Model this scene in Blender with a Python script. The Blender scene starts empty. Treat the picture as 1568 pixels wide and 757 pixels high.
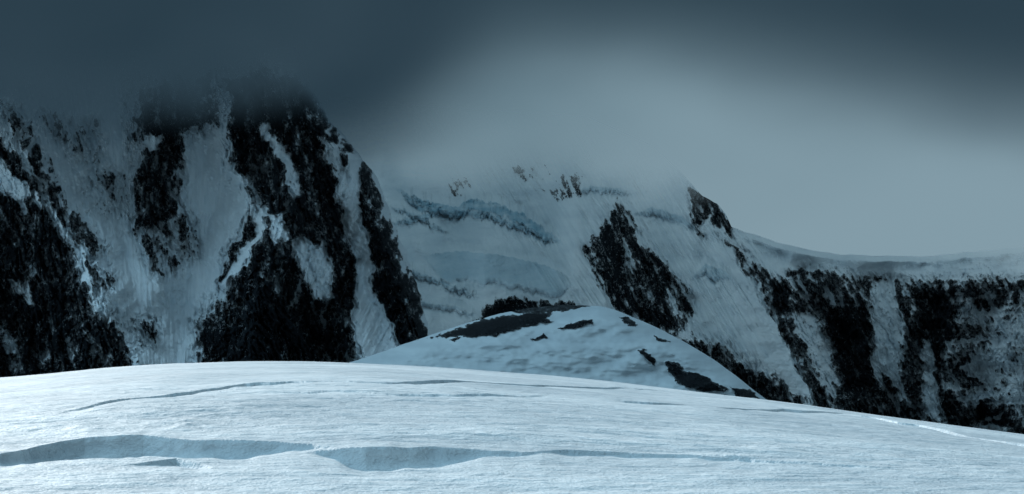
import bpy, math, numpy as np, time
from mathutils import Vector
T0=time.time()
F=2154.0; CX=784.0; HV=560.0
scene=bpy.context.scene
f32=np.float32
# ---------------- noise ----------------
_perm={}
def perlin(x,y,seed=0):
    if seed not in _perm:
        r=np.random.RandomState(seed+11); p=r.permutation(1024).astype(np.int32); a=r.rand(1024)*2*np.pi
        _perm[seed]=(np.concatenate([p,p]),np.cos(a).astype(f32),np.sin(a).astype(f32))
    p,gx,gy=_perm[seed]
    x=np.asarray(x,f32); y=np.asarray(y,f32)
    x,y=np.broadcast_arrays(x,y)
    xf=np.floor(x); yf=np.floor(y); xi=xf.astype(np.int32)&1023; yi=yf.astype(np.int32)&1023
    fx=x-xf; fy=y-yf
    u=fx*fx*fx*(fx*(fx*6-15)+10); v=fy*fy*fy*(fy*(fy*6-15)+10)
    x1=(xi+1)&1023; y1=(yi+1)&1023; px0=p[xi]; px1=p[x1]
    def g(h,dx,dy): return gx[h]*dx+gy[h]*dy
    a=g(p[px0+yi],fx,fy); b=g(p[px1+yi],fx-1,fy); c=g(p[px0+y1],fx,fy-1); d=g(p[px1+y1],fx-1,fy-1)
    ab=a+(b-a)*u
    return (ab+((c+(d-c)*u)-ab)*v)*f32(1.5)
def fbm(x,y,o=5,seed=0,gain=0.5):
    s=0;a=1;t=0
    for i in range(o):
        s=s+f32(a)*perlin(x*2**i+17.3*i,y*2**i-9.1*i,seed+i); t+=a; a*=gain
    return s/f32(t)*f32(1.4)
def ridged(x,y,o=5,seed=0,gain=0.55):
    s=0;a=1;t=0
    for i in range(o):
        n=1-np.abs(perlin(x*2**i+3.3*i,y*2**i+5.7*i,seed+i))*f32(1.6)
        s=s+f32(a)*n*np.abs(n); t+=a; a*=gain
    return s/f32(t)
def sstep(a,b,x):
    t=np.clip((x-a)/(b-a),0,1); return t*t*(3-2*t)
def itp(x,pts):
    return np.interp(x,[p[0] for p in pts],[p[1] for p in pts])
def segdist(px,py,pts,closed=False):
    d=np.full(px.shape,1e9,f32); n=len(pts)
    for i in range(n if closed else n-1):
        ax,ay=pts[i]; bx,by=pts[(i+1)%n]
        ex,ey=bx-ax,by-ay; L=ex*ex+ey*ey+1e-9
        rx=px-ax; ry=py-ay
        t=np.clip((rx*ex+ry*ey)/L,0,1)
        rx=rx-t*ex; ry=ry-t*ey
        d=np.minimum(d,rx*rx+ry*ry)
    return np.sqrt(d)
def inside(px,py,pts):
    c=np.zeros(px.shape,bool); n=len(pts); j=n-1
    for i in range(n):
        xi,yi=pts[i]; xj,yj=pts[j]
        if yi!=yj:
            c^=((yi>py)!=(yj>py))&(px<(xj-xi)*(py-yi)/(yj-yi)+xi)
        j=i
    return c
def depthin(px,py,pts):
    d=segdist(px,py,pts,True)
    return np.where(inside(px,py,pts),d,-d)

# ---------------- mesh ----------------
def grid_mesh(name,X,Y,Z,attrs,mat,flip=False):
    nr,nc=X.shape
    co=np.stack([X,Y,Z],-1).reshape(-1,3).astype(f32)
    idx=np.arange(nr*nc).reshape(nr,nc)
    q=[idx[:-1,:-1],idx[:-1,1:],idx[1:,1:],idx[1:,:-1]]
    if flip: q=q[::-1]
    q=np.stack(q,-1).reshape(-1,4).astype(np.int32)
    me=bpy.data.meshes.new(name)
    me.vertices.add(len(co)); me.vertices.foreach_set('co',co.ravel())
    me.loops.add(q.size); me.loops.foreach_set('vertex_index',q.ravel())
    me.polygons.add(len(q)); me.polygons.foreach_set('loop_start',np.arange(0,q.size,4,dtype=np.int32))
    me.update(calc_edges=True)
    me.polygons.foreach_set('use_smooth',np.ones(len(q),bool))
    for k,a in attrs.items():
        at=me.attributes.new(k,'FLOAT','POINT'); at.data.foreach_set('value',np.ascontiguousarray(a,dtype=f32).ravel())
    me.materials.append(mat)
    ob=bpy.data.objects.new(name,me); scene.collection.objects.link(ob)
    print(name,len(co),round(time.time()-T0,1))
    return ob

# ---------------- materials ----------------
class NB:
    def __init__(s,nt): s.nt=nt
    def n(s,t,**k):
        x=s.nt.nodes.new(t)
        for a,b in k.items(): setattr(x,a,b)
        return x
    def put(s,sock,v):
        if isinstance(v,bpy.types.NodeSocket): s.nt.links.new(v,sock)
        else: sock.default_value=v
    def m(s,op,a,b=0.0,c=0.0,clamp=False):
        x=s.n('ShaderNodeMath',operation=op,use_clamp=clamp)
        s.put(x.inputs[0],a); s.put(x.inputs[1],b); s.put(x.inputs[2],c); return x.outputs[0]
    def mr(s,v,a,b,c,d,smooth=True):
        x=s.n('ShaderNodeMapRange'); x.interpolation_type='SMOOTHSTEP' if smooth else 'LINEAR'
        s.put(x.inputs[0],v)
        for i,q in enumerate((a,b,c,d)): s.put(x.inputs[i+1],q)
        return x.outputs[0]
    def noise(s,vec,scale,detail=3,rough=0.5,sc=(1,1,1)):
        mp=s.n('ShaderNodeMapping'); s.put(mp.inputs[0],vec); mp.inputs[3].default_value=sc
        x=s.n('ShaderNodeTexNoise'); s.put(x.inputs['Vector'],mp.outputs[0])
        x.inputs['Scale'].default_value=scale; x.inputs['Detail'].default_value=detail; x.inputs['Roughness'].default_value=rough
        return x.outputs[0]
    def mix(s,f,a,b):
        x=s.n('ShaderNodeMix',data_type='RGBA'); s.put(x.inputs[0],f); s.put(x.inputs[6],a); s.put(x.inputs[7],b); return x.outputs[2]
def newmat(name):
    m=bpy.data.materials.new(name); m.use_nodes=True; m.node_tree.nodes.clear(); return m,NB(m.node_tree)
def rgb(r,g,b): return (r,g,b,1)

def snow_field_mat():
    m,b=newmat('snow_near')
    co=b.n('ShaderNodeTexCoord').outputs['Object']
    out=b.n('ShaderNodeOutputMaterial'); p=b.n('ShaderNodeBsdfPrincipled')
    n0=b.noise(co,0.09,3,0.5,(0.6,1,1))
    n1=b.noise(co,0.35,4,0.62,(0.4,1,1)); n2=b.noise(co,2.2,4,0.72,(0.55,1,1)); n3=b.noise(co,20,2,0.7)
    k=b.m('ADD',b.m('MULTIPLY',n0,.35),b.m('ADD',b.m('MULTIPLY',n1,.30),b.m('MULTIPLY',n2,.35)))
    col=b.mix(b.mr(k,0.39,0.60,0,1),rgb(.42,.48,.515),rgb(.62,.675,.70))
    b.put(p.inputs['Base Color'],col); p.inputs['Roughness'].default_value=.65; p.inputs['Specular IOR Level'].default_value=.25
    h=b.m('ADD',b.m('MULTIPLY',n1,0.50),b.m('ADD',b.m('MULTIPLY',n2,0.12),b.m('MULTIPLY',n3,0.018)))
    bp=b.n('ShaderNodeBump'); bp.inputs['Strength'].default_value=1.0; bp.inputs['Distance'].default_value=1.0
    b.put(bp.inputs['Height'],h); b.put(p.inputs['Normal'],bp.outputs[0])
    b.put(out.inputs[0],p.outputs[0]); return m
def mountain_mat(name,s,bump,snow1,snow2,dust=0.55,sb=.10,rkm=1.0,amp=.7):
    m,b=newmat(name)
    co=b.n('ShaderNodeTexCoord').outputs['Object']
    out=b.n('ShaderNodeOutputMaterial'); p=b.n('ShaderNodeBsdfPrincipled')
    rk=b.n('ShaderNodeAttribute',attribute_name='rock').outputs['Fac']
    ice=b.n('ShaderNodeAttribute',attribute_name='ice').outputs['Fac']
    stk=b.n('ShaderNodeAttribute',attribute_name='streak').outputs['Fac']
    n1=b.noise(co,s*1.9,4,0.7,(1.15,1,.75)); n2=b.noise(co,s*3.0,3,0.75,(1.2,1,.8))
    f=b.mr(b.m('ADD',rk,b.m('MULTIPLY',b.m('SUBTRACT',n1,0.5),amp)),-0.02,0.02,0,1)
    ds=b.m('MULTIPLY',b.mr(b.m('ADD',n2,b.m('MULTIPLY',b.m('SUBTRACT',.5,rk),.22)),.585,.625,0,1),dust)
    f2=b.m('MULTIPLY',f,b.m('SUBTRACT',1.0,ds))
    snow=b.mix(stk,snow1,snow2)
    snow=b.mix(ice,snow,rgb(.24,.48,.60))
    rock=b.mix(b.mr(n1,.35,.7,0,1),rgb(.005*rkm,.0075*rkm,.010*rkm),rgb(.028*rkm,.035*rkm,.043*rkm))
    b.put(p.inputs['Base Color'],b.mix(f2,snow,rock))
    p.inputs['Roughness'].default_value=.9; p.inputs['Specular IOR Level'].default_value=.06
    bs=b.n('ShaderNodeBump'); bs.inputs['Distance'].default_value=bump; bs.inputs['Strength'].default_value=1
    b.put(bs.inputs['Height'],b.m('MULTIPLY',b.m('ADD',n1,b.m('MULTIPLY',n2,.4)),b.mr(f,0,1,sb,1.5)))
    b.put(p.inputs['Normal'],bs.outputs[0])
    b.put(out.inputs[0],p.outputs[0]); return m
GZ0=-150.0
# ================= snow field (near) =================
crest=[(-1400,640),(-400,600),(0,577),(100,568),(200,558),(300,553),(400,551),(500,552),(600,556),(700,562),(800,570),(900,578),(1000,590),(1100,602),(1200,614),(1300,628),(1400,642),(1500,656),(1568,664),(1900,715),(3000,840)]
S0=-0.0915
U=np.concatenate([np.linspace(-1200,-40,60,endpoint=False),np.linspace(-40,1610,980,endpoint=False),np.linspace(1610,2800,60)])
cU=np.arange(-1500,3100,3.0); cV=itp(cU,crest); kk=np.ones(41)/41; cV=np.convolve(np.pad(cV,20,'edge'),kk,'valid')
cv=np.interp(U,cU,cV); sc=(HV-cv)/F
Yv=np.concatenate([np.linspace(10,19,50,endpoint=False),1/np.linspace(1/19.,1/48.,560,endpoint=False),
                   1/np.linspace(1/48.,1/130.,400,endpoint=False),np.linspace(130,650,110)])
PW=2.15
wA=20.**-PW-130.**-PW
def Yof(u,v):
    s_=np.interp(u,U,sc); s=(HV-v)/F
    w=np.clip((s-s_)/(S0-s_),0,1.5); return (w*wA+130.**-PW)**(-1/PW)
UU,YY=np.meshgrid(U,Yv); SC=np.broadcast_to(sc,UU.shape)
w=np.maximum((YY**-PW-130.**-PW)/wA,0)
s=SC+(S0-SC)*w-2.2e-6*np.maximum(YY-95,0)**2
XX=(UU-CX)/F*YY
ZZ=s*YY
ZZ+=0.24*fbm(XX/12,YY/14,3,5)*sstep(10,40,YY)*(1-.75*sstep(40,75,YY))
rough=0.08*ridged(XX/6.0+0.5*fbm(XX/6,YY/6,2,60),YY/2.4,4,21)*(0.4+.9*np.clip(fbm(XX/12,YY/8,2,23)+.3,0,1))+0.020*ridged(XX/1.3,YY/0.45,3,31)
rough*=1-.6*sstep(32,55,YY)
calm=np.ones(UU.shape)
def lip(pts,dep,ln,st,seed,amp=1.2,oc=3,up=.22,dm=1.0):
    """wind scoop / sagging crack: crisp lip, hollow on the viewer side"""
    global ZZ,calm
    pU=U; vj=itp(pU,pts)+amp*fbm(pU/70,pU*0+seed,oc,seed)
    yc1=Yof(pU,vj)
    d1=itp(pU,dep)/F*yc1*(1+0.25*fbm(pU/50,pU*0+3.3,2,seed+5))*dm; d1=np.maximum(d1,0)
    tau=np.maximum(yc1[None,:]-YY,0); dd=np.maximum(d1,0.03)[None,:]
    f=(1-np.exp(-tau/(st*dd)))*np.exp(-(tau/ln)**1.3)
    ZZ=ZZ-d1[None,:]*f*1.2
    t2=np.maximum(YY-yc1[None,:],0)
    ZZ=ZZ+up*d1[None,:]*np.exp(-t2/(ln))*(YY>=yc1[None,:]) + up*d1[None,:]*np.exp(-tau/(.25*dd))*(YY<yc1[None,:])
    calm=np.minimum(calm,1-.8*np.exp(-((YY-yc1[None,:]+.4*ln)/(.8*ln))**2)*np.clip(d1/.08,0,1)[None,:])
lip([(-400,720),(0,697),(60,684),(130,673),(220,668),(300,674),(400,677),(480,682),(520,690)],
    [(-400,0),(-150,8),(0,11),(100,25),(200,32),(290,21),(350,22),(430,12),(490,4),(520,0)],1.35,0.5,41,.8,2,.22,.95)
lip([(460,686),(520,690),(560,692),(650,690),(720,690),(800,694),(870,690),(950,692),(1050,696),(1190,704)],
    [(470,0),(500,8),(540,28),(600,33),(650,23),(720,10),(800,3),(830,1.5),(880,5),(1000,4),(1100,3),(1200,0)],1.15,0.5,43,.8,2,.22,.95)
lip([(180,714),(245,700),(270,695),(300,704),(330,712)],[(190,0),(240,6),(270,14),(300,8),(325,0)],0.6,0.6,45,0.3)
lip([(60,645),(130,630),(200,612),(300,598),(375,588),(450,586),(600,590),(750,588),(900,592),(1020,598)],
    [(70,0),(150,2.5),(250,4),(350,6),(450,5),(560,3),(620,6),(760,5.5),(900,5),(1010,1.5),(1030,0)],0.8,0.5,47,.8)
lip([(940,611),(1000,616),(1100,622),(1200,627),(1300,637),(1400,652),(1500,668),(1568,678),(1700,700)],
    [(940,0),(1000,7),(1100,11),(1200,10),(1300,9),(1400,9),(1480,8),(1568,7),(1700,0)],1.0,0.4,49,.5,2,0.0)
lip([(1200,619),(1300,631),(1400,646),(1480,660)],[(1210,0),(1280,3),(1350,3),(1450,2),(1470,0)],1.0,0.5,51,.5,2,0.0)
lip([(330,601),(500,600),(700,606),(860,604)],[(330,0),(480,2),(640,2.5),(760,2.5),(860,0)],1.0,0.8,53,1.2)
lip([(1020,690),(1150,702),(1300,716),(1420,720)],[(1020,0),(1150,3),(1300,2.5),(1420,0)],0.7,0.6,55,1.5)
ZZ=ZZ+rough*calm
ZZ=np.maximum(ZZ,GZ0+2+2*fbm(XX/60,YY/60,3,2))
grid_mesh('snow_field',XX,YY,ZZ,{},snow_field_mat())

# ================= helper for rock masks =================
def rockmask(u,v,polys,snows,wu,wv):
    m=np.full(u.shape,-1.5)
    uw=u+wu; vw=v+wv
    for pts,w_,s_ in polys:
        m=np.maximum(m,np.clip(depthin(uw,vw,pts)/w_,-1.5,s_))
    for pts,w_,s_ in snows:
        m=m-np.clip(depthin(uw,vw,pts)/w_+0.4,0,1)*s_
    return m
def ridge_tent(u,v,pts,w):
    d=segdist(u,v,pts); return np.maximum(0,1-np.sqrt((d/w)**2+0.002))

# ================= left mountain =================
nu=860
v1=np.concatenate([np.linspace(70,590,470),np.linspace(595,860,30)])[:,None]; t1=np.linspace(0,1,nu)[None,:]**0.85
edge=itp(v1,[(40,440),(120,470),(160,492),(180,502),(235,548),(270,577),(340,602),(400,626),(460,646),(510,656),(560,668),(700,700)])
edge=edge+5*fbm(v1/22,v1*0,4,70)
u=-380+t1*(edge+380); v=v1+0*t1
wx=30*fbm(u/70,v/70,6,80,.6); wy=30*fbm(u/70,v/70,6,81,.6)
q=(u-262)/(1+(560-np.minimum(v,700))/520)
Y=1230+0.6*(560-v)
R=[([(395,40),(400,170),(440,290),(425,380),(400,450),(380,560),(370,700)],110,140),
   ([(500,150),(535,240),(575,330),(610,420),(650,520),(680,640)],55,70),
   ([(-60,150),(20,230),(90,350),(150,440),(200,560),(230,700)],120,140),
   ([(230,40),(235,200),(240,330),(250,420)],60,60),
   ([(0,150),(75,280),(140,370),(170,450)],40,40),
   ([(440,290),(500,400),(520,480),(560,560)],50,50),
   ([(330,60),(345,200),(375,300)],35,40),
   ([(-260,100),(-200,300),(-120,500)],140,80)]
for pts,w_,A in R: Y=Y-A*ridge_tent(u+wx*.5,v+wy*.5,pts,w_)
polysL=[
 ([(-450,180),(-60,150),(0,195),(40,240),(70,305),(100,360),(118,420),(160,470),(198,510),(206,700),(-450,700)],30,0.62),
 ([(0,160),(30,170),(70,240),(110,310),(150,370),(175,430),(160,450),(120,400),(80,320),(30,240)],16,0.22),
 ([(165,490),(185,490),(206,560),(190,600)],10,.6),
 ([(205,120),(330,120),(340,190),(300,215),(280,250),(275,320),(250,350),(215,360),(198,300),(200,220)],26,0.5),
 ([(200,340),(290,330),(300,390),(250,415),(225,400)],22,0.1),
 ([(110,190),(145,190),(145,250),(120,250)],20,-0.0),
 ([(60,180),(110,180),(100,210),(80,205)],20,0.05),
 ([(338,110),(500,110),(540,235),(520,300),(545,400),(560,470),(545,560),(298,700),(300,495),(345,440),(372,395),(405,330),(370,290),(345,215)],26,0.62),
 ([(330,480),(400,400),(500,460),(545,540),(300,600)],40,0.9),
 ([(340,400),(330,440),(350,430),(400,340),(385,320),(355,370)],10,.5),
 ([(470,150),(500,180),(548,232),(577,268),(604,340),(628,400),(648,460),(672,560),(680,620),(600,515),(575,470),(562,390),(548,330),(520,240)],18,0.7),
 ([(205,490),(235,490),(238,525),(215,530)],14,.1),
 ([(140,270),(200,270),(200,330),(150,320)],25,-0.05)]
snowsL=[
 ([(395,185),(410,185),(440,240),(468,300),(455,300),(425,250)],9,1.1),
 ([(415,330),(440,330),(440,368),(420,368)],9,1.2),
 ([(440,375),(470,370),(505,410),(512,455),(490,460),(455,410)],14,1.2),
 ([(530,235),(548,240),(552,330),(566,400),(580,470),(625,535),(560,560),(540,480),(548,400),(530,320)],10,1.2),
 ([(408,318),(415,325),(378,400),(345,445),(335,445),(370,385)],7,1.3),
 ([(350,250),(385,270),(392,290),(360,285)],9,1.1),
 ([(-20,240),(20,250),(45,300),(30,310),(-10,290)],10,1.2),
 ([(270,200),(300,190),(330,230),(330,290),(285,300)],14,0.8),
 ([(225,215),(250,215),(245,235),(228,235)],6,1.1),
 ([(480,200),(510,220),(530,290),(515,300),(495,250)],9,0.8),
 ([(20,430),(50,440),(60,470),(35,460)],9,0.7),
 ([(-10,500),(30,520),(35,545),(0,540)],9,0.6)]
mb=rockmask(u,v,polysL,snowsL,wx*.55,wy*.55)
nr_=sstep(-1.0,-.1,mb)
streak=perlin(q/9,v/60,90)+0.6*perlin(q/4,v/28,91)
g1=np.clip(ridged((u-0.42*v)/28+wx/70,(v+0.2*u)/110,4,92,.62)-.22,0,1)
g2=np.clip(ridged((u+0.5*v)/34+wy/70,(v-.2*u)/95,4,192,.62)-.34,0,1)
g3=np.clip(ridged((u-0.15*v)/12,v/60,3,193,.6)-.33,0,1)
m=mb+0.30*streak+0.50*fbm((u-.3*v)/9,v/15,6,93,0.75)+.45*fbm((u+.4*v)/10,v/11,5,94,.75)-1.05*g1-0.75*g2-.55*g3+.16
m=np.where(mb<-1.2,np.minimum(m,-.5),m)
rk=np.clip(m*1.3,-1,1)
rr=sstep(-.15,.25,m)
st=np.clip(.78+.16*streak+.20*perlin(q/2.4,v/80,190)+.2*fbm(u/60,v/60,3,191),0,1)
Y=Y+(34*g1+24*g2+14*g3)*(.1+.9*nr_)
Y=Y-8*ridged(u/55,v/100,4,94)*nr_-14*rr*ridged((u-.2*v)/15,v/20,4,95,.62)-4*rr
Y=Y-(1-rr)*(5.0*ridged(q/9,v/200,2,96)+2.0*ridged(q/3.6,v/120,2,98))-7*fbm(u/60,v/110,3,97)
Y=Y+420*np.exp(-(edge-u)/9.0)
matL=mountain_mat('snowy_rock',0.16,4.0,rgb(.60,.68,.74),rgb(.88,.93,.955),.8)
grid_mesh('mountain',(u-CX)/F*Y,Y,(HV-v)/F*Y,{'rock':rk,'ice':rk*0,'streak':st},matL)

# ================= centre / right range =================
U2=np.concatenate([np.linspace(500,1600,1000,endpoint=False),np.linspace(1600,2100,80)])[None,:]
top=itp(U2,[(470,150),(900,180),(1000,225),(1040,262),(1062,285),(1075,300),(1098,312),(1112,330),(1120,348),(1150,358),(1200,374),(1250,385),(1290,390),(1350,392),(1420,393),(1470,387),(1500,385),(1568,378),(1700,350),(2100,300)])
top=top+1.5*fbm(U2/25,U2*0,3,100)*sstep(1000,1050,U2)
tt=np.concatenate([np.linspace(0,.9,415),np.linspace(.91,1,8)])[:,None]
v=top+(750-top)*tt; u=U2+0*tt
wx=24*fbm(u/60,v/60,6,110,.6); wy=24*fbm(u/60,v/60,6,111,.6)
Yb=itp(u,[(470,2950),(900,2750),(1100,2500),(1240,2330),(1568,2150),(2100,1800)])
c=itp(u,[(470,1.55),(1000,1.5),(1130,1.2),(1260,0.8),(2100,.7)])
Y=Yb+(560-v)*c
arete=[(1085,300),(1120,385),(1165,460),(1205,540),(1245,610),(1270,720)]
Y-=190*ridge_tent(u+wx*.3,v+wy*.3,arete,90)
Y-=150*ridge_tent(u+wx*.4,v+wy*.4,[(943,315),(985,390),(1040,470),(1090,560),(1120,700)],70)
Y-=80*ridge_tent(u+wx*.5,v+wy*.5,[(820,240),(870,330),(920,440),(960,560)],60)
for pts in ([(1180,430),(1215,520),(1280,640)],[(1270,440),(1320,520),(1340,650)],[(1400,430),(1385,520),(1420,650)],[(1480,420),(1450,520),(1470,660)],[(1560,420),(1540,540),(1560,700)],[(1660,400),(1640,680)],[(1800,380),(1790,680)]):
    Y-=90*ridge_tent(u+wx*.7,v+wy*.7,pts,45)
ice=np.zeros(u.shape); seracs=np.zeros(u.shape)
def cliff(pts,h,A,seed,iceamt,blk=1.0,lens=False):
    global Y,ice,seracs
    u0,u1=pts[0][0],pts[-1][0]
    fade=sstep(u0-5,u0+40,u)*(1-sstep(u1-40,u1+5,u))
    cvv=itp(u,pts)+4*fbm(u/18,u*0+seed,4,seed,.6)+blk*4*np.round(perlin(u/7,u*0+seed,seed+1)*2)/2
    hh=h*fade*(1+(.15 if lens else .5)*fbm(u/22,u*0,3,seed+3))
    t=v-cvv
    Y=Y+A*fade*(1-sstep(-14,0,t))
    face=sstep(-1.5,0.5,t)*(1-sstep(.8,1.05,t/np.maximum(hh,1)))
    seracs=np.maximum(seracs,blk*fade*np.exp(-((t-hh*.5)/(h*1.0))**2))
    Y=Y-14*face*blk*np.round(2*ridged(u/8,v/25,2,seed+7))/2*fade + 24*fade*np.exp(-((t-hh)/3.5)**2)
    ice=np.maximum(ice,iceamt*face*fade*(0.45+0.55*np.clip(fbm(u/14,v/6,4,seed+8)*(.3 if lens else 1)+.5,0,1)))
cliff([(600,285),(640,305),(700,318),(720,305),(760,312),(800,328),(850,362),(870,380)],18,110,120,.8)
cliff([(590,345),(640,330),(680,322),(740,325),(800,345),(860,375)],9,70,126,.6)
cliff([(645,392),(700,385),(760,390),(820,402),(860,418),(885,432)],46,150,132,.55,.1,True)
cliff([(600,405),(650,420),(700,440),(740,455)],9,60,138,.4)
cliff([(600,450),(640,462),(700,470),(740,490)],8,50,139,.3,.5)
cliff([(585,315),(620,322),(670,345),(700,365)],8,50,140,.4)
cliff([(1055,430),(1080,405),(1110,415),(1130,440)],24,65,144,.5,.6)
cliff([(960,330),(1000,318),(1050,335),(1080,360)],12,45,150,.4,.6)
cliff([(870,300),(900,285),(950,290),(980,300)],10,45,152,.4)
polysR=[
 ([(943,310),(962,335),(980,372),(1015,400),(1045,435),(1062,475),(1050,512),(1000,505),(955,482),(935,455),(918,425),(912,380),(905,365),(925,345)],16,0.55),
 ([(905,360),(925,400),(935,450),(915,440),(900,390)],12,.1),
 ([(1020,505),(1100,530),(1190,580),(1240,615),(1230,720),(1000,720),(1000,560)],25,.4),
 ([(760,455),(800,458),(880,460),(890,520),(700,520)],12,.7),
 ([(1055,285),(1075,290),(1100,310),(1120,345),(1122,368),(1100,350),(1085,330),(1070,345),(1080,365),(1068,360),(1056,330)],8,.4),
 ([(1100,360),(1125,395),(1160,450),(1200,520),(1246,612),(1262,720),(2200,720),(2200,400),(1568,425),(1500,425),(1430,428),(1395,438),(1370,425),(1310,425),(1260,412),(1210,412),(1190,425),(1150,405),(1128,385)],14,0.30),
 ([(1130,385),(1165,440),(1210,480),(1215,420),(1190,430)],12,.5),
 ([(1165,430),(1210,430),(1215,478),(1185,490)],12,.8),
 ([(1255,470),(1340,450),(1350,600),(1270,620)],25,.7),
 ([(1395,432),(1480,430),(1470,520),(1440,600),(1395,610),(1400,520)],20,.7),
 ([(1480,430),(1568,430),(1568,470),(1490,480)],12,.5),
 ([(1440,610),(1540,600),(1550,660),(1440,660)],14,.6),
 ([(1490,520),(1560,540),(1600,600),(1530,580)],14,.4),
 ([(800,255),(830,255),(855,300),(835,300)],15,-.05),([(855,270),(885,270),(885,305),(860,305)],15,.1),
 ([(690,275),(720,275),(710,300),(690,295)],15,-.1),([(780,255),(810,255),(800,275)],12,0.0)]
snowsR=[
 ([(1500,470),(1700,440),(1700,640),(1480,600),(1500,520)],50,.45),
 ([(1215,470),(1255,480),(1300,600),(1270,610),(1235,540)],14,.6),
 ([(1330,430),(1360,430),(1385,500),(1375,600),(1340,560)],12,.7),
 ([(1100,380),(1116,385),(1170,475),(1215,550),(1240,605),(1215,600),(1160,520)],8,1.8),
 ([(1410,520),(1425,520),(1440,640),(1410,640)],8,.8),
 ([(960,360),(1000,440),(1020,480),(985,470),(955,420)],14,.3),
 ([(1020,440),(1030,440),(1060,520),(1040,520)],8,.6)]
mb=rockmask(u,v,polysR,snowsR,wx*.45,wy*.45)
nr_=sstep(-1.0,-.1,mb)
dl=u-0.55*v; dr=u+0.5*v
wR=sstep(1380,1480,u)
g1=np.clip(ridged(dl/22+wx/60,v/110,4,160,.65)-.22,0,1)
g2=np.clip(ridged(dr/26+wy/60,v/110,4,161,.65)-.25,0,1)*(.35+.65*wR)
g3=np.clip(ridged((u-.2*v)/10,v/45,3,165,.6)-.32,0,1)
band=np.clip(perlin(u/70,v/8+0.06*u/8,164),0,1)*sstep(1400,1500,u)
m=mb+0.5*fbm((u-.3*v)/8,v/12,6,162,.72)+.35*fbm((u+.4*v)/9,v/9,5,262,.72)+.45*fbm(u/34,v/26,3,263)*wR+0.25*perlin(dl/6,v/40,163)-1.25*np.maximum(g1,g2)-.5*g3-1.1*band+.18
m=np.where(mb<-1.2,np.minimum(m,-.5),m)
m=np.where(v<top+14+8*fbm(u/20,u*0,3,165),np.minimum(m,-.7+1.2*(u<1122)),m)
rk=np.clip(m*1.3,-1,1); rr=sstep(-.15,.25,m)
fl=sstep(0.0,0.5,(u-640-(v-250)*0.9)/120)*(1-sstep(1150,1200,u))
st=np.clip(.78+(.06+.16*fl)*perlin(dl/5,v/50,180)+.35*fbm(u/60,v/20,4,181)-.6*(1-fl)*(u<900)*np.clip(ridged((u+wx)/50,(v+.3*wy)/9,3,182)-.55,0,1),0,1)
onr=sstep(900,1000,u)
Y=Y+onr*nr_*(45*np.maximum(g1,g2)+22*g3)+14*band
Y=Y-20*ridged(u/50+wx/60,v/80,4,170)*onr*(.4+.6*nr_)-16*rr*ridged((u-.3*v)/13,v/18,4,171,.62)-6*rr
Y=Y-30*fbm(u/80,v/50,3,172)
Y=Y-fl*(1-rr)*(10*ridged((u-.62*v)/9,v/200,2,173)+4*ridged((u-.62*v)/3.8,v/110,2,177))
Y=Y-32*(1-fl)*(1-rr)*seracs*ridged((u+wx)/20,(v+wy)/8,4,174,.6)-5*(1-fl)*ridged((u+wx)/60,(v+wy)/14,3,176)
corn=sstep(1120,1180,u)
lobe=np.abs(perlin(u/75,u*0+.3,175))*1.5
dvt=v-top
Y=Y+corn*70*(1-sstep(0,9,dvt))+ corn*28*sstep(8,12+18*lobe,dvt)*(1-sstep(26,52,dvt))
kk=np.arange(14,0,-1)[:,None]
Yt=Y[:1]; Zt=(HV-v[:1])/F*Yt; Xt=(u[:1]-CX)/F*Yt
Yk=Yt+kk*25.0; Zk=Zt-kk**1.6*2.2-kk*2.0; Xk=Xt+0*kk
cat=lambda a,b_: np.concatenate([a,b_])
matR=mountain_mat('glacier_rock',0.10,7.0,rgb(.60,.68,.74),rgb(.91,.95,.97),.8,.08)
grid_mesh('glacier_mountain',cat(Xk,(u-CX)/F*Y),cat(Yk,Y),cat(Zk,(HV-v)/F*Y),
   {'rock':cat(np.full(Yk.shape,-1.),rk),'ice':cat(0*Yk,ice),'streak':cat(0*Yk+.6,st)},matR)

# ================= mid hill =================
U3=np.linspace(380,1330,800)[None,:]
top=itp(U3,[(380,640),(480,575),(545,552),(600,534),(650,516),(700,500),(740,487),(800,473),(850,468),(880,467),(930,470),(965,484),(1000,499),(1030,514),(1060,530),(1090,549),(1120,570),(1165,606),(1230,650),(1330,700)])
kk_=np.ones(25)/25; top=np.convolve(np.pad(top[0],12,'edge'),kk_,'valid')[None,:]
top=top+0.9*fbm(U3/30,U3*0,4,200)
tt=np.concatenate([np.linspace(0,1,260)**1.2,np.linspace(1.03,3,25)])[:,None]
v=top+(740-top)*tt; u=U3+0*tt
Y=520+ (700-np.minimum(v,1000))*0.45 + 70*np.exp(-(v-top)/9.0)
Y=Y+0.00022*(u-870)**2
Y=Y-7*fbm(u/90,v/40,4,201)-0.8*ridged(u/70,v/20,3,202)
wx=7*fbm(u/22,v/14,4,203); wy=4*fbm(u/22,v/14,4,204)
polysH=[([(655,519),(700,503),(750,488),(800,480),(845,478),(835,487),(848,493),(800,502),(760,514),(700,516)],6,.9),
 ([(848,503),(880,494),(912,488),(905,497),(875,504)],4,.7),
 ([(812,519),(835,511),(838,517),(822,521)],3,.7),([(690,520),(705,516),(700,524)],3,.5),
 ([(765,459),(800,462),(815,470),(830,466),(880,464),(905,468),(880,474),(820,482),(780,478)],4,.35),
 ([(945,485),(960,486),(978,500),(962,500)],4,.6),([(978,533),(990,535),(1008,560),(990,553)],4,.8),
 ([(1000,515),(1020,520),(1025,527),(1005,522)],3,.6),
 ([(1012,552),(1035,556),(1050,568),(1085,578),(1112,598),(1075,600),(1040,590),(1025,570)],5,.9),
 ([(1115,592),(1150,598),(1168,610),(1130,608)],4,.7)]
m=rockmask(u,v,polysH,[],wx,wy)+.6*fbm(u/8,v/4,5,205,.7)
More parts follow.
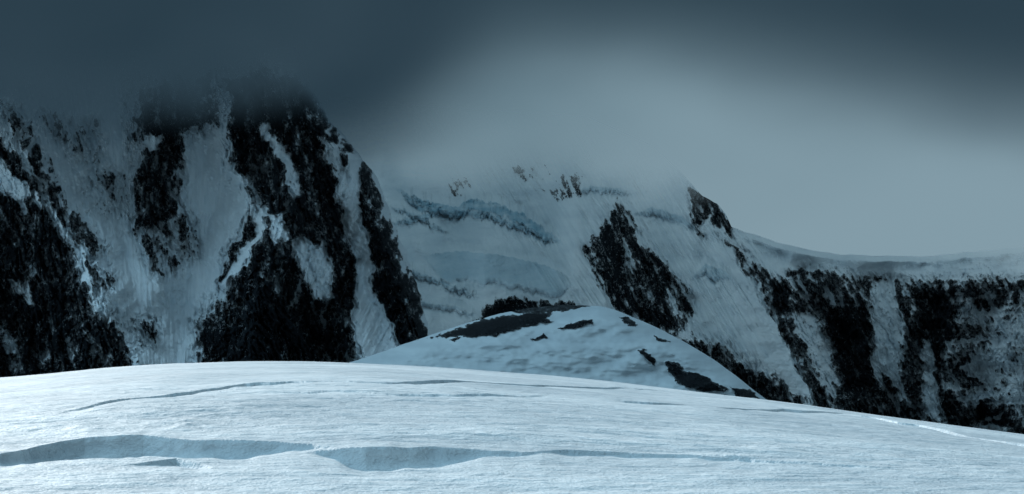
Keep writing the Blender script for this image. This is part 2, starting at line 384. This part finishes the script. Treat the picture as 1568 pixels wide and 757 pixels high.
rk=np.clip(m,-1,1); Y=Y-1.5*sstep(-.1,.3,m)*(1+ridged(u/10,v/6,4,206))
st=np.clip(.6+.6*fbm(u/60,v/15,4,207),0,1)
kk=np.arange(16,0,-1)[:,None]
Yt=Y[:1]; Yk=Yt+kk*12.0; Zk=(HV-v[:1])/F*Yt-kk**1.7*0.55-kk*.5; Xk=(u[:1]-CX)/F*Yt+0*kk
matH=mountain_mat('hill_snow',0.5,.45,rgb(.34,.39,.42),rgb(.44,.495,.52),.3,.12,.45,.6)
grid_mesh('snow_hill',cat(Xk,(u-CX)/F*Y),cat(Yk,Y),cat(Zk,(HV-v)/F*Y),
  {'rock':cat(np.full(Yk.shape,-1.),rk),'ice':cat(0*Yk,0*Y),'streak':cat(0*Yk+.6,st)},matH)

# ground
GX,GY=np.meshgrid(np.linspace(-12000,12000,80),np.linspace(-6000,14000,80)); GZ=GZ0+6*fbm(GX/1500,GY/1500,3,300)
grid_mesh('ground',GX,GY,GZ,{},bpy.data.materials['snow_near'])

# ================= clouds (volumes) =================
def box(name,x0,x1,y0,y1,z0,z1,mat):
    vs=[(x,y,z) for x in (x0,x1) for y in (y0,y1) for z in (z0,z1)]
    fs=[(0,1,3,2),(4,6,7,5),(0,4,5,1),(2,3,7,6),(0,2,6,4),(1,5,7,3)]
    me=bpy.data.meshes.new(name); me.from_pydata(vs,[],fs); me.materials.append(mat)
    ob=bpy.data.objects.new(name,me); scene.collection.objects.link(ob); return ob
def cloud_mat(name,basefn,dens,thick,ns,namp,colfn,rate,det=1.5):
    m,b=newmat(name)
    co=b.n('ShaderNodeTexCoord').outputs['Object']
    sp=b.n('ShaderNodeSeparateXYZ'); b.put(sp.inputs[0],co); x,y,z=sp.outputs
    n=b.noise(co,ns,det,.55,(1,1,1.6))
    base=basefn(b,x,y)
    zz=b.m('SUBTRACT',b.m('ADD',z,b.m('MULTIPLY',b.m('SUBTRACT',n,.5),namp)),base)
    th=thick(b,x); 
    r=b.m('DIVIDE',zz,th,clamp=True)
    d=b.m('MULTIPLY',b.m('MULTIPLY',r,r),dens(b,x))
    ab=b.n('ShaderNodeVolumeAbsorption'); ab.inputs[0].default_value=(0,0,0,1); b.put(ab.inputs[1],d)
    em=b.n('ShaderNodeEmission'); b.put(em.inputs[0],colfn(b,x,y,z,n)); b.put(em.inputs[1],d)  # emission stands in for light scattered inside the cloud
    ad=b.n('ShaderNodeAddShader'); b.put(ad.inputs[0],ab.outputs[0]); b.put(ad.inputs[1],em.outputs[0])
    out=b.n('ShaderNodeOutputMaterial'); b.put(out.inputs['Volume'],ad.outputs[0])
    m.cycles.volume_step_rate=rate
    return m
nearm=cloud_mat('dark_cloud',lambda b,x,y:b.m('SUBTRACT',b.mr(x,-250,50,216,305),b.mr(x,100,650,0,85)),
   lambda b,x:b.mr(x,-250,0,.032,.014), lambda b,x:b.mr(x,-250,0,100,230),0.0040,125,
   lambda b,x,y,z,n:b.mix(b.mr(n,.3,.7,0,1),rgb(.019,.041,.060),rgb(.033,.062,.086)),3.0,2.0)
farm=cloud_mat('bright_cloud',lambda b,x,y:b.m('SUBTRACT',b.mr(x,0,330,420,290),b.mr(x,540,850,0,225)),
   lambda b,x:0.016, lambda b,x:150.0,0.004,150,
   lambda b,x,y,z,n:b.mix(b.mr(z,300,700,0,1),rgb(.225,.33,.39),rgb(.10,.175,.22)),2.5,2.0)  # glow colour dims with height, brightness put into the cloud itself
box('cloud',-1600,1600,1150,1900,120,560,nearm)
box('cloud',-2500,2500,1950,4300,120,1100,farm)

# ================= world / sun / camera =================
EL,AZ=27,-33
w=bpy.data.worlds.new('World'); scene.world=w; w.use_nodes=True
b=NB(w.node_tree); w.node_tree.nodes.clear()
sky=b.n('ShaderNodeTexSky'); sky.sky_type='NISHITA'; sky.sun_disc=False
sky.sun_elevation=math.radians(EL); sky.sun_rotation=math.radians(AZ); sky.air_density=1.5; sky.dust_density=3
g=b.n('ShaderNodeTexCoord').outputs['Generated']
sp=b.n('ShaderNodeSeparateXYZ'); b.put(sp.inputs[0],g)
nz=b.noise(g,2.2,3,.5,(1,1,3))
zz=b.m('ADD',sp.outputs[2],b.m('MULTIPLY',b.m('SUBTRACT',nz,.5),.12))
cr=b.n('ShaderNodeValToRGB'); b.put(cr.inputs[0],zz)
e=cr.color_ramp.elements
e[0].position=0.06; e[0].color=(.28,.40,.465,1); e[1].position=1.0; e[1].color=(.09,.15,.19,1)
for p_,c_ in ((.11,(.23,.34,.40,1)),(.18,(.13,.21,.26,1)),(.27,(.08,.145,.185,1)),(.5,(.075,.125,.16,1))):
    k_=e.new(p_); k_.color=c_
dt=b.n('ShaderNodeVectorMath',operation='DOT_PRODUCT'); b.put(dt.inputs[0],g); dt.inputs[1].default_value=(-.56,.04,.827)
fac=b.mr(dt.outputs['Value'],.48,1,1,12,False)  # bright lobe added to the sky, out of view, for soft directional light
b1=b.n('ShaderNodeBackground'); b.put(b1.inputs[0],sky.outputs[0]); b1.inputs[1].default_value=.06
b2=b.n('ShaderNodeBackground'); b.put(b2.inputs[0],cr.outputs[0]); b.put(b2.inputs[1],fac)
mx=b.n('ShaderNodeMixShader'); mx.inputs[0].default_value=.88
b.put(mx.inputs[1],b1.outputs[0]); b.put(mx.inputs[2],b2.outputs[0])
out=b.n('ShaderNodeOutputWorld'); b.put(out.inputs[0],mx.outputs[0])

L=bpy.data.lights.new('sun','SUN'); L.energy=3.2; L.angle=math.radians(.5); L.color=(1,.96,.91)
so=bpy.data.objects.new('sun',L); scene.collection.objects.link(so)
d=Vector((math.sin(math.radians(AZ))*math.cos(math.radians(EL)),math.cos(math.radians(AZ))*math.cos(math.radians(EL)),math.sin(math.radians(EL))))
so.rotation_euler=d.to_track_quat('Z','Y').to_euler(); so.location=d*100

cam=bpy.data.cameras.new('camera'); co_=bpy.data.objects.new('camera',cam); scene.collection.objects.link(co_)
cam.sensor_width=36; cam.lens=36*F/1568.0
cam.shift_y=(HV-378.5)/1568.0
cam.clip_start=.5; cam.clip_end=40000
co_.rotation_euler=(math.radians(90),0,0)
scene.camera=co_
scene.view_settings.view_transform='Standard'; scene.view_settings.look='None'; scene.view_settings.exposure=0
